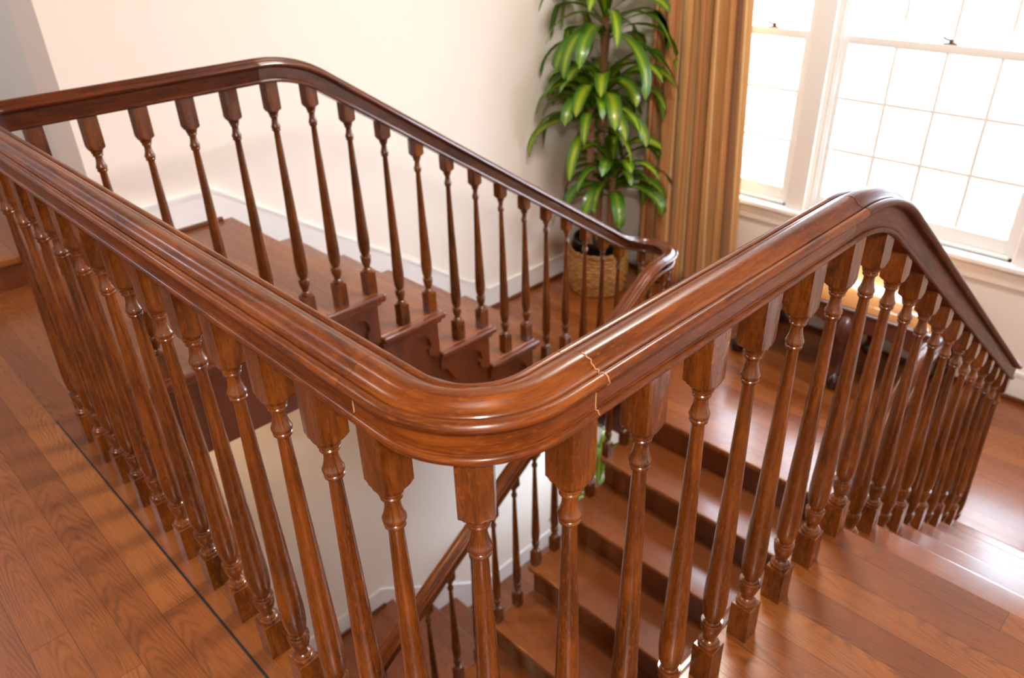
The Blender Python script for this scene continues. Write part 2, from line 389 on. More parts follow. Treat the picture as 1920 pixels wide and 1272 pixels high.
# ------------------------------------------------------------------ setting: walls
H = 2.45
struct(MB().box(.49, XW+.15, YW, YW+.30, ZE-.1, H).obj('wall_far', 'wall', None, 0), 'long cream wall beside the far flight of stairs', 'wall')
struct(MB().box(-3.2, .49, YW, YW+.1, ZE-.1, -.32).obj('wall_far_lower', 'wall', None, 0))
struct(MB().box(-3.3, .49+.3, 5.2, 5.3, 0, H).obj('wall_next_room', 'wall_white', None, 0), 'greyish wall of the next room past the wall end', 'wall')
struct(MB().box(.49, .60, YW+.30, 5.2, 0, H).obj('wall_next_room_side', 'wall_white', None, 0))
struct(MB().box(.49, XW+.15, YR-.15, YR, ZE-.1, H).obj('wall_near', 'wall', None, 0))
struct(MB().box(.49, .60, -3.2, YR-.15, -.3, H).obj('wall_hall_end', 'wall', None, 0))
struct(MB().box(-3.3, .6, -3.3, -3.2, -.3, H).obj('wall_back', 'wall', None, 0))
struct(MB().box(-3.3, -3.2, -3.3, 5.3, ZE, H).obj('wall_hall', 'wall', None, 0))
struct(MB().box(-3.3, .5, YR-.1, YR, ZE, -.32).obj('wall_ground_near', 'wall', None, 0))
struct(MB().box(-3.3, XW+.15, -3.3, 5.3, H, H+.1).obj('ceiling', 'ceiling', None, 0), 'white ceiling over the stair hall', 'ceiling')

# window wall with openings: (y0, y1, z0, z1)
SILL = -.362
BIG = (.300, 1.300, SILL, 1.42); SML = (1.425, 1.890, SILL, 1.42); SM2 = (-.290, .175, SILL, 1.42)
LOW = (1.55, 2.35, -2.7, -1.55)
def wall_x(name, x0, x1, y0, y1, z0, z1, holes, mat):
    ys = sorted({y0, y1, *[h[0] for h in holes], *[h[1] for h in holes]}); zs = sorted({z0, z1, *[h[2] for h in holes], *[h[3] for h in holes]})
    b = MB()
    for i in range(len(ys)-1):
        for j in range(len(zs)-1):
            yc, zc = (ys[i]+ys[i+1])/2, (zs[j]+zs[j+1])/2
            if any(h[0] < yc < h[1] and h[2] < zc < h[3] for h in holes): continue
            b.box(x0, x1, ys[i], ys[i+1], zs[j], zs[j+1])
    return b.obj(name, mat, None, 0)
struct(wall_x('wall_window', XW, XW+.15, YR, YW, ZE-.1, H, [BIG, SML, SM2, LOW], 'wall'), 'cream wall around the bright windows above the bench', 'wall')

# ------------------------------------------------------------------ windows
def sash(parent, y0, y1, z0, z1, x, cols, rows, stile, top, bot, lw=.016):
    b = MB()
    b.box(x, x+.034, y0, y0+stile, z0, z1).box(x, x+.034, y1-stile, y1, z0, z1)
    b.box(x, x+.034, y0+stile, y1-stile, z0, z0+bot).box(x, x+.034, y0+stile, y1-stile, z1-top, z1)
    sa = b.obj('sash', 'trim', parent, 40, .003)
    m = MB(); gy0, gy1, gz0, gz1 = y0+stile, y1-stile, z0+bot, z1-top
    for i in range(1, cols):
        y = gy0+(gy1-gy0)*i/cols; m.box(x+.003, x+.029, y-lw/2, y+lw/2, gz0, gz1)
    for j in range(1, rows):
        z = gz0+(gz1-gz0)*j/rows; m.box(x+.004, x+.028, gy0, gy1, z-lw/2, z+lw/2)
    if cols*rows > 1: m.obj('glazing_bars', 'trim', sa, 40, .003)
    MB().box(x+.015, x+.018, gy0, gy1, gz0, gz1).obj('glass_pane', 'glass', sa, 0)
def make_window(name, h, cols, label, stile=.050, zm=.515):
    y0, y1, z0, z1 = h
    w = struct(empty(name, (XW, (y0+y1)/2, z0)), label, 'window')
    f = MB(); t = .018
    f.box(XW+.01, XW+.15, y0, y0+t, z0, z1).box(XW+.01, XW+.15, y1-t, y1, z0, z1).box(XW+.01, XW+.15, y0, y1, z1-t, z1).box(XW+.01, XW+.16, y0, y1, z0, z0+.016)
    f.obj('window_frame', 'trim', w, 40, .002)
    c = MB()                                                       # parting beads beside the sashes
    for yy in (y0+t, y1-t-.010): c.box(XW+.018, XW+.030, yy, yy+.010, z0+.016, z1-t)
    c.obj('window_bead', 'trim', w, 40, .002)
    sash(w, y0+t, y1-t, z0+.016, zm+.022, XW+.034, cols, 3, stile-t, .040, .072)
    sash(w, y0+t, y1-t, zm-.018, z1-t, XW+.072, cols, 3, stile-t, .050, .040)
    ym = (y0+y1)/2
    l = MB().box(XW+.036, XW+.066, ym-.030, ym+.030, zm+.022, zm+.028)
    l.lathe([(0, .011), (.012, .010), (.016, .006)], 12, (XW+.05, ym, zm+.028))
    l.tube([(XW+.05, ym, zm+.036), (XW+.046, ym+.022, zm+.040), (XW+.042, ym+.036, zm+.050)], [.005, .004, .005], 8)
    l.obj('sash_lock', 'brass', w, 40)
    return w
make_window('window_1', BIG, 4, 'wide sash window of small square panes in the middle of the row')
make_window('window_2', SML, 1, 'narrow sash window beside the striped curtain')
make_window('window_4', SM2, 1, 'narrow sash window beyond the wide one')
# casings (mullion boards), stool and apron of the window row
tr = MB()
for y0, y1 in ((1.300, 1.425), (.175, .300), (1.890, 1.99), (-.39, -.290)):
    tr.box(XW-.020, XW+.012, y0+.012, y1-.012, SILL, 1.45)
tr.box(XW-.022, XW, -.42, 2.02, 1.42, 1.53)
struct(tr.obj('trim_window_casing', 'trim', None, 40, .004), 'white casing boards between the windows', 'trim')
st = MB().box(XW-.055, XW+.03, -.43, 2.03, SILL-.030, SILL)
struct(st.obj('trim_window_stool', 'trim', None, 40, .010, 3), 'white sill board under the row of windows', 'trim')
ap = MB().box(XW-.020, XW, -.40, 2.0, SILL-.115, SILL-.030)
struct(ap.obj('trim_window_apron', 'wall', None, 40, .006), 'cream apron board below the window sill', 'trim')
lf = MB()
y0, y1, z0, z1 = LOW
lf.box(XW, XW+.15, y0, y0+.05, z0, z1).box(XW, XW+.15, y1-.05, y1, z0, z1).box(XW, XW+.15, y0, y1, z0, z0+.05).box(XW, XW+.15, y0, y1, z1-.05, z1).box(XW+.05, XW+.09, (y0+y1)/2-.02, (y0+y1)/2+.02, z0, z1)
struct(lf.obj('window_3', 'trim'), 'downstairs window below the half landing', 'window')

# ------------------------------------------------------------------ baseboards
BB = .140
def base_far(name, zfun_pts, label, mat='trim'):
    """sloped skirting on the far wall: list of (x, z_bottom, z_top)"""
    th = .016; b = MB()
    lo = [(x, zb) for x, zb, zt in zfun_pts]; hi = [(x, zt) for x, zb, zt in zfun_pts]
    b.prism(lo + hi[::-1], 'Y', YW-th, YW)
    b.prism([(x, zt-.016) for x, zb, zt in zfun_pts] + [(x, zt) for x, zb, zt in zfun_pts][::-1], 'Y', YW-th-.003, YW-th)
    return struct(b.obj(name, mat, None, 30), label, 'baseboard')
SL = RISE/RUN
xs0 = X0-.06; xs1 = X0+5*RUN+.10
zt1 = BB-SL*(xs1-xs0)
base_far('baseboard_far', [(.49, 0, BB), (xs0, -.02, BB), (xs0+.12, -.30, BB-SL*.12), (xs1, ZL-.02, zt1), (xs1+.0+(zt1-(ZL+BB))/SL, ZL, ZL+BB), (XW, ZL, ZL+BB)],
         'white skirting stepping down the far wall along the stairs')
base_far('baseboard_far_lower', [(-3.2, ZD, ZD+BB), (1.43, ZD-.02, ZD+BB), (1.55, ZD-.3, ZD+BB-.09), (2.13, ZE, ZE+.24), (2.30, ZE, ZE+BB+.005), (XW, ZE, ZE+BB)],
         'white skirting of the downstairs wall with a short sloping run')
struct(MB().box(XW-.016, XW, YR, YW, ZL, ZL+.150).box(XW-.020, XW-.016, YR, YW, ZL+.128, ZL+.150).obj('baseboard_window', 'trim', None, 40, .003), 'white skirting under the windows behind the bench', 'baseboard')
sh = MB().box(XW-.034, XW-.016, YR, YW-.016, ZL, ZL+.022).box(xs1+.02, XW-.016, YW-.034, YW-.016, ZL, ZL+.022)
sh.box(.49, X0-.05, YW-.032, YW-.016, 0, .018)
struct(sh.obj('trim_shoe_moulding', 'shoe', None, 40, .006), 'brown shoe moulding along the foot of the skirting', 'trim')
struct(MB().box(-3.2, 1.43, YW-.034, YW-.016, ZD, ZD+.02).obj('trim_shoe_lower', 'shoe', None, 40, .006))

# ------------------------------------------------------------------ stairs
def tread(parent, x0, x1, y0, y1, z, th=.028):
    return MB().box(x0, x1, y0, y1, z-th, z).obj('tread', 'tread', parent, 40, .0095, 3)
def bracket_poly(x0, w, zt, h, d=1):
    """scrolled bracket under a tread end: x0 upper riser, w run, zt underside of tread, h height, d travel direction"""
    P = [(0, 0), (w, 0), (w, -h), (w-.010, -h-.004), (w-.030, -h-.004), (w-.044, -h+.004), (w-.052, -h+.018), (w-.050, -h+.032), (w-.042, -h+.040)]
    P += [(w-.088+.048*cos(a), -h+.052+.050*sin(a)) for a in [radians(t) for t in (0, 25, 50, 75, 100, 125, 150, 172)]]
    P += [(w-.138, -h+.040), (w-.150, -h+.022), (w-.166, -h+.014), (w-.184, -h+.018), (w-.196, -h+.032), (w-.206, -h+.048), (.026, -.060), (.010, -.052), (0, -.040)]
    return [(x0+d*px, zt+pz) for px, pz in P]
def side_flight(name, yo, yi, label):
    """yo: wall side, yi: baluster line; descends along +X from the upper floor"""
    s = 1 if yi > yo else -1                                         # direction wall -> well
    yo += s*.018
    st = thing(name, (X0, yo, ZL), label, 'staircase', 'staircase flights')
    tip = yi + s*.049; face = yi + s*.020; inn_ = yi + s*.021
    for k in range(1, 6):
        tread(st, X0+RUN*(k-1)-NOSE-.017, X0+RUN*k, yo, inn_, -RISE*k)
        MB().box(X0+RUN*(k-1)-NOSE+.001, X0+RUN*k+.002, inn_, tip, -RISE*k-.025, -RISE*k+.0004).obj('return_nosing', 'nosing', st, 40, .0095, 3)
    for k in range(1, 7):
        xf = X0+RUN*(k-1)-NOSE
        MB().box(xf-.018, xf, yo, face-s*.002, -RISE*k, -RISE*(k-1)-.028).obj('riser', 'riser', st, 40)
    # stringer: stepped top, straight underside
    top = []
    for k in range(0, 6):
        xa = X0+RUN*(k-1)-NOSE if k else X0-NOSE-.002
        xb = X0+RUN*k-NOSE
        top += [(xa, -RISE*k-.028), (xb, -RISE*k-.028)]
    top += [(XC+.03, ZL-.028), (XC+.03, ZL-.26)]
    bot = [(X0-NOSE-.002, -.30), (X0+.02, -.31)]
    poly = top[1:] + bot[::-1]
    MB().prism(poly, 'Y', face-s*.030, face).obj('stringer', 'stringer', st, 30)
    # soffit panel
    MB().prism([(X0-NOSE, -.305), (XC+.03, ZL-.262), (XC+.03, ZL-.242), (X0-NOSE, -.285)], 'Y', yo, face-s*.030).obj('soffit', 'ceiling', st, 0)
    for k in range(0, 6):
        xa = X0+RUN*(k-1)-NOSE
        MB().prism(bracket_poly(xa+.002, RUN-.002, -RISE*k-.028, RISE-.030), 'Y', face, face+s*.011).obj('stair_bracket', 'stringer', st, 30)
        MB().box(xa, X0+RUN*k-NOSE+.014, face+s*.002, face+s*.020, -RISE*k-.039, -RISE*k-.024).obj('cove_moulding', 'stringer', st, 40, .005)
    return st
side_flight('staircase', YW, YC, 'oak stair flight descending along the far cream wall to the potted plant')
side_flight('staircase', YR, 0.0, 'oak stair flight descending beside the humped rail toward the windows')
# centre flight
ct = thing('staircase', (XC-RUN*10, .82, ZD), 'wide oak middle flight descending from the half landing under the rail', 'staircase', 'staircase flights')
NC = 10
ya, yb = YI0-.017, YI1+.017
for k in range(1, NC):
    xn = XC-RUN*k
    tread(ct, xn, XC-RUN*(k-1)+NOSE+.017, ya, yb, ZL-RISE*k)
for k in range(1, NC+1):
    xf = XC-RUN*(k-1)+NOSE
    z0 = ZL-RISE*k if k < NC else ZD
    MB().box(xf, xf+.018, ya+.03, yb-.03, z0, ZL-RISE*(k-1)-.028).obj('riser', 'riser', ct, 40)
for y0_, y1_ in ((ya+.012, ya+.032), (yb-.032, yb-.012)):
    top = []
    for k in range(1, NC):
        top += [(XC-RUN*(k-1)+NOSE+.001, ZL-RISE*k-.028), (XC-RUN*k+NOSE, ZL-RISE*k-.028)]
    poly = [(XC+NOSE, ZL-.26)] + top + [(XC-RUN*(NC-1)+NOSE-.01, ZD), (XC-RUN*(NC-1)+NOSE+.35, ZD)]
    MB().prism(poly, 'Y', y0_, y1_).obj('stringer', 'stringer', ct, 30)
# short flight from the ground floor down to the lower floor
lo = thing('staircase', (1.494, 2.1, ZE), 'short dim flight of steps downstairs at the foot of the cream wall', 'staircase', 'staircase flights')
rl = (ZD-ZE)/3
for k in range(1, 3):
    tread(lo, 1.494+.2565*(k-1)-.032, 1.494+.2565*k, YI1+.05, YW, ZD-rl*k)
for k in range(1, 4):
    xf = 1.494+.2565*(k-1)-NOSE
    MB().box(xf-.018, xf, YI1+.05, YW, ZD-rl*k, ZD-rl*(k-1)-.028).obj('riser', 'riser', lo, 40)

# ------------------------------------------------------------------ handrail
half = [(0, 0), (.0165, 0), (.0212, .0005), (.0234, .0022), (.0242, .0050), (.0236, .0076), (.0220, .0094), (.0203, .0100), (.0193, .0098), (.0188, .0112), (.0191, .0125), (.0191, .0140), (.0191, .0380), (.0190, .0398),
        (.0186, .0408), (.0188, .0418), (.0232, .0416), (.0261, .0417), (.0289, .0417), (.0319, .0431), (.0338, .0458), (.0341, .0491), (.0327, .0521), (.0300, .0540), (.0267, .0543), (.0241, .0533), (.0236, .0526), (.0233, .0497),
        (.0222, .0497), (.0219, .0530), (.0211, .0540), (.0200, .0543), (.0182, .0548), (.0162, .0557), (.0144, .0570), (.0126, .0588), (.0108, .0608), (.0090, .0625), (.0070, .0638), (.0048, .0645), (.0024, .0648), (0, .0649)]
PROF = half + [(-x, z) for x, z in half[-2:0:-1]]
PLEN = [0]
for i in range(1, len(PROF)+1):
    a, b = PROF[i-1], PROF[i % len(PROF)]; PLEN.append(PLEN[-1]+math.hypot(b[0]-a[0], b[1]-a[1]))
def fillet(pts, tl, nseg):
    P = [Vector(p) for p in pts]; out = [P[0]]
    for i in range(1, len(P)-1):
        t = tl[i]
        d1 = (P[i]-P[i-1]).normalized(); d2 = (P[i+1]-P[i]).normalized()
        if t <= 0: out.append(P[i]); continue
        A = P[i]-d1*t; c = max(-1, min(1, d1.dot(d2))); ph = math.acos(c); R = t/math.tan(ph/2)
        n = (d2-d1*c).normalized(); C = A+n*R
        for j in range(nseg+1):
            th = ph*j/nseg; out.append(C - n*R*cos(th) + d1*R*sin(th))
    out.append(P[-1])
    res = [out[0]]
    for p in out[1:]:
        if (p-res[-1]).length > 1e-4: res.append(p)
    fine = [res[0]]
    for a, b in zip(res, res[1:]):
        n = max(1, int((b-a).length/.12))
        for j in range(1, n+1): fine.append(a.lerp(b, j/n))
    return fine
def rail_mesh(name, pts, parent, mat='rail_polished'):
    b = MB(); n = len(PROF); m = len(pts); V = []; L = [0]
    for i, p in enumerate(pts):
        T = (pts[min(i+1, m-1)]-pts[max(i-1, 0)]).normalized()
        S = T.cross(Vector((0, 0, 1))).normalized(); U = S.cross(T)
        if i: L.append(L[-1]+(p-pts[i-1]).length)
        for s, z in PROF: V.append(p + S*s + U*z)
    F = []; UV = []
    for i in range(m-1):
        for j in range(n):
            F.append((i*n+j, i*n+(j+1) % n, (i+1)*n+(j+1) % n, (i+1)*n+j))
            UV.append([(L[i], PLEN[j]), (L[i], PLEN[j+1]), (L[i+1], PLEN[j+1]), (L[i+1], PLEN[j])])
    F += [tuple(range(n-1, -1, -1)), tuple((m-1)*n+j for j in range(n))]
    UV += [[(PROF[j][0]*.2, PROF[j][1]) for j in range(n-1, -1, -1)], [(PROF[j][0]*.2, PROF[j][1]) for j in range(n)]]
    b.add(V, F, UV)
    return b.obj(name, mat, parent, 30)

# ------------------------------------------------------------------ balusters
LOW_P = [(0, 9, .0185), (.0785, 9, .0185), (.0800, 9, .0174), (.0801, .0168, 9), (.0815, .0178, 9), (.0840, .0184, 9), (.0868, .0178, 9), (.0880, .0160, 9), (.0884, .0148, 9), (.0900, .0156, 9), (.0920, .0150, 9),
         (.0932, .0128, 9), (.0950, .0108, 9), (.0985, .0104, 9), (.1030, .0118, 9), (.1090, .0140, 9), (.1160, .0160, 9), (.1230, .0171, 9), (.1290, .0174, 9), (.1310, .0168, 9), (.1316, .0172, 9),
         (.1335, .0184, 9), (.1360, .0184, 9), (.1376, .0174, 9), (.1374, .0130, 9), (.1385, .0112, 9), (.1410, .0122, 9), (.1450, .0142, 9), (.1540, .0168, 9), (.1680, .0186, 9), (.1850, .0193, 9), (.2000, .0194, 9)]
UP_P = [(-.0170, .0083, 9), (-.0148, .0088, 9), (-.0142, .0108, 9), (-.0125, .0120, 9), (-.0100, .0122, 9), (-.0082, .0112, 9), (-.0074, .0102, 9), (-.0066, .0120, 9), (-.0045, .0131, 9), (-.0015, .0132, 9), (.0005, .0122, 9), (.0012, .0118, 9),
        (.0050, .0108, 9), (.0100, .0094, 9), (.0160, .0086, 9), (.0220, .0086, 9), (.0240, .0090, 9), (.0244, .0108, 9), (.0262, .0120, 9), (.0284, .0119, 9), (.0298, .0108, 9), (.0304, .0112, 9), (.0318, .0130, 9), (.0338, .0137, 9),
        (.0352, .0136, 9), (.0358, .0128, 9), (.0362, .0138, 9), (.0385, .0150, 9), (.0402, .0158, 9), (.0414, .0172, 9), (.0422, .0186, .0180), (.0444, .0216, .0180), (.0466, .0242, .0180), (.0484, .0262, .0180)]
_bal = {}
def baluster_mesh(zr, zt):
    """zr: height of the upper bead above the foot, zt: top of the block"""
    key = (round(zr, 3), round(zt, 3))
    if key in _bal: return _bal[key]
    prof = list(LOW_P); a = .20; e_ = zr-.018
    for i in range(1, 9):
        t = i/9; prof.append((a+(e_-a)*t, .0194+(.0084-.0194)*(t**.92), 9))
    prof += [(zr+z, r, q) for z, r, q in UP_P]
    if prof[-1][0] > zt-.002:
        prof = [p for p in prof if p[0] < zt-.002]
    prof.append((zt, 9, .0180))
    n = 32; V = []; lens = [0]
    for i, (z, r, q) in enumerate(prof):
        if i: lens.append(z)
        for j in range(n):
            th = 2*pi*j/n; sq = q/max(abs(cos(th)), abs(sin(th))); rr = min(r, sq)
            V.append((rr*cos(th), rr*sin(th), z))
    m = len(prof); F = []; UV = []
    for i in range(m-1):
        for j in range(n):
            F.append((i*n+j, i*n+(j+1) % n, (i+1)*n+(j+1) % n, (i+1)*n+j))
            u0, u1 = prof[i][0], prof[i+1][0]; v0, v1 = .09*j/n, .09*(j+1)/n
            UV.append([(u0, v0), (u0, v1), (u1, v1), (u1, v0)])
    F += [tuple(range(n-1, -1, -1)), tuple((m-1)*n+j for j in range(n))]; UV += [None, None]
    me = MB().add(V, F, UV).mesh('baluster', 32)
    me.materials.append(M['baluster']); _bal[key] = me
    return me
def baluster(parent, x, y, zb, zu, rot, slope=0.0, drop=.122):
    zr = zu-zb-drop; zt = zu-zb+.008+slope*.020
    o = bpy.data.objects.new('baluster', baluster_mesh(zr, zt)); COL.objects.link(o)
    o.parent = parent; o.matrix_parent_inverse = Matrix.Translation(-parent.location)
    o.location = (x, y, zb); o.rotation_euler = (0, 0, rot)
    return o

SB = .660; XB = .80                                                # slope of the side rails and where they bend
XT, RT, XBT = 2.39, .1205, 2.30                                   # turn at the landing
ZT = -.322
SCN = .675
G = 'oak balustrades around the stairwell'
JX = .700                                                          # rail joint before the bend
# 1: upper floor guard: long level run, near corner, short level run
b1 = thing('balustrade', (0, 0, 0), 'level oak balustrade on the upper floor edge with the big curved rail corner in front', 'balustrade', G)
rail_mesh('handrail', fillet([(0, YC-.142, ZU), (0, .143, ZU)], [0, 0], 1), b1, 'rail')
rail_mesh('handrail_corner', fillet([(0, .1424, ZU), (0, 0, ZU), (.1424, 0, ZU)], [0, RC, 0], 20), b1, 'rail')
rail_mesh('handrail', fillet([(.143, 0, ZU), (JX-.0004, 0, ZU)], [0, 0], 1), b1, 'rail')
def joint_line(parent, at, z0, z1, ax, mat, r):
    pts = []
    for i, (sx, z) in enumerate(half):
        if not z0 <= z <= z1: continue
        q = (.0011*sin(i*2.3)+.0006*sin(i*5.1))*(1 if mat == 'chip' else .25)
        pts.append((at+q, -sx*1.006, ZU+z*1.003+.0002) if ax == 'X' else (-sx*1.006, at+q, ZU+z*1.003+.0002))
    o = MB().tube(pts, r, 6).obj('joint_line', mat, parent, 60)
    o['label'] = 'pale cracked joint line across the rail'
joint_line(b1, .1427, .0425, .1, 'X', 'chip', .00055)
joint_line(b1, .1427, .003, .0395, 'X', 'chip', .0005)
joint_line(b1, .1427, .0112, .0395, 'Y', 'chip', .0006)
joint_line(b1, JX-.0006, .0425, .1, 'X', 'black', .00035)
for k in range(8, -5, -1):
    baluster(b1, 0, .5831+.1136*k, .0016, ZU, 0)
baluster(b1, .0345, .0345, 0, ZU-.0075, pi/4, 0, .1145)
for k in range(0, 5): baluster(b1, .1301+.1202*k, 0, 0, ZU, 0)
def slope_u(x): 
    if x < XB-.10: return ZU
    if x > XB+.09: return ZU-SB*(x-XB)
    t = (x-(XB-.10))/.19; return ZU-.5*SB*.19*t*t*.95
def side_balusters(b, y):
    baluster(b, .1301+.1202*5, y, 0, ZU, 0)
    baluster(b, .1301+.1202*6, y, 0, slope_u(.8513)+.004, 0, .5, .098)
    baluster(b, .969, y, 0, slope_u(.969), 0, SB, .088)
    for k in range(8, 18):
        x = .965+.127*(k-7); t = (k-6)//2
        baluster(b, x, y, -RISE*t, slope_u(x), 0, SB, .086)
    baluster(b, 2.357, y, ZL, -.288, 0, .6, .088)
def turn_balusters(b, ymid, sgn):
    for a in (50, 130):
        th = radians(a); baluster(b, XT+RT*sin(th), ymid+sgn*RT*cos(th), ZL, ZT, pi/2-th if sgn > 0 else th-pi/2, 0, .098)
def centre_u(x): return -.335-SCN*(XBT-x) if x < XBT else -.330
def centre_balusters(b, y):
    baluster(b, 2.378, y, ZL, -.332, 0, 0, .098)
    baluster(b, 2.272, y, ZL, -.352, 0, .5, .092)
    for k in range(1, NC-1):
        for dx in (.167, .040):
            x = XC-RUN*k+dx
            baluster(b, x, y, ZL-RISE*k, centre_u(x), 0, SCN, .086)
def turn_path(y, ymid):
    """rail from the upper joint down the side flight and round the tight turn, as (path in plan, height along it)"""
    s = 1 if y > ymid else -1
    yo = ymid-s*RT
    L1 = XT-JX; LA = pi*RT
    def plan(d):
        if d < L1: return (JX+d, y)
        if d < L1+LA: a = (d-L1)/RT; return (XT+RT*sin(a), ymid+s*RT*cos(a))
        return (XT-(d-L1-LA), yo)
    dS = L1+LA+XT-(XBT+.0746)
    hp = [(0, ZU), (XB-JX, ZU), ((ZU+.327)/SB+XB-JX, -.327), (L1+LA+.06, -.333), (dS+.001, -.3331)]
    h = fillet([(d, 0, z) for d, z in hp], [0, .095, .10, .02, 0], 14)
    ds = sorted({round(p.x, 4) for p in h} | {round(L1+LA*i/28, 4) for i in range(29)})
    pts = []
    for d in ds:
        k = 0
        while k < len(h)-2 and h[k+1].x < d: k += 1
        t = (d-h[k].x)/max(1e-9, h[k+1].x-h[k].x); z = h[k].z+(h[k+1].z-h[k].z)*t
        x, yy = plan(d); pts.append(Vector((x, yy, z)))
    return pts, yo
def build_side(y, ymid, l_side, l_centre):
    s = 1 if y > ymid else -1
    p, yo = turn_path(y, ymid)
    b = thing('balustrade', (X0, y, ZL), l_side, 'balustrade', G)
    rail_mesh('handrail', p, b, 'rail_shaded' if y == 0 else 'rail_polished')
    side_balusters(b, y); turn_balusters(b, ymid, s)
    c = thing('balustrade', (XC, yo, ZL), l_centre, 'balustrade', G)
    xe = XC-RUN*(NC-1)+.02
    rail_mesh('handrail', fillet([(XBT+.0742, yo, -.3332), (XBT, yo, -.3345), (xe, yo, centre_u(xe))], [0, .06, 0], 10), c, 'rail')
    centre_balusters(c, yo)
build_side(0.0, RT, 'oak balustrade descending from the humped rail bend toward the window wall',
           'middle flight balustrade on the bench side, mostly hidden behind the humped rail balusters')
build_side(YC, YC-RT, 'oak balustrade sloping down before the cream wall, ending in a U turn by the basket',
           'middle flight balustrade glimpsed below the rail corner, against the downstairs wall')
b4 = thing('balustrade', (0, YC, 0), 'short level oak balustrade with a curved end in front of the plain cream wall', 'balustrade', G)
rail_mesh('handrail', fillet([(0, YC-.1416, ZU), (0, YC, ZU), (JX-.0004, YC, ZU)], [0, RC, 0], 20), b4, 'rail_shaded')
baluster(b4, .0288, YC-.0288, 0, ZU, pi/4)
for k in range(0, 5): baluster(b4, .1301+.1202*k, YC, 0, ZU, 0)

# ------------------------------------------------------------------ curtain
def make_curtain():
    n, m = 240, 22; V = []; F = []; UV = []
    zt, zb = 1.60, -1.006
    W = 1.00                                                       # cloth width
    random.seed(3)
    ph = [random.uniform(-.5, .5) for _ in range(9)]
    for j in range(m+1):
        t = j/m; z = zt+(zb-zt)*t
        yl = 2.272+.005*t; yr = 1.712 + (1.600-1.712)*max(0, (t-.3)/.7)
        for i in range(n+1):
            s = i/n
            y = yl+(yr-yl)*(s + .010*sin(2*pi*5*s+1.0+.8*t))
            fold = sin(2*pi*6.3*s + 1.2*sin(2.6*s*pi+t*.9))
            fold = (1 if fold > 0 else -1)*abs(fold)**.75
            x = 3.440 - fold*(.034+.010*sin(9*s+2)) + .004*sin(31*s+4*t)
            V.append((x, y, z))
    for j in range(m):
        for i in range(n):
            F.append((j*(n+1)+i, j*(n+1)+i+1, (j+1)*(n+1)+i+1, (j+1)*(n+1)+i))
            u0, u1 = i/n*W, (i+1)/n*W; v0, v1 = j/m*2.6, (j+1)/m*2.6
            UV.append([(u0, v0), (u1, v0), (u1, v1), (u0, v1)])
    o = MB().add(V, F, UV).obj('curtain', 'curtain', None, 80)
    md = o.modifiers.new('thickness', 'SOLIDIFY'); md.thickness = .004
    return tag(o, 'floor length striped gold and red curtain hanging beside the window', 'curtain')
make_curtain()

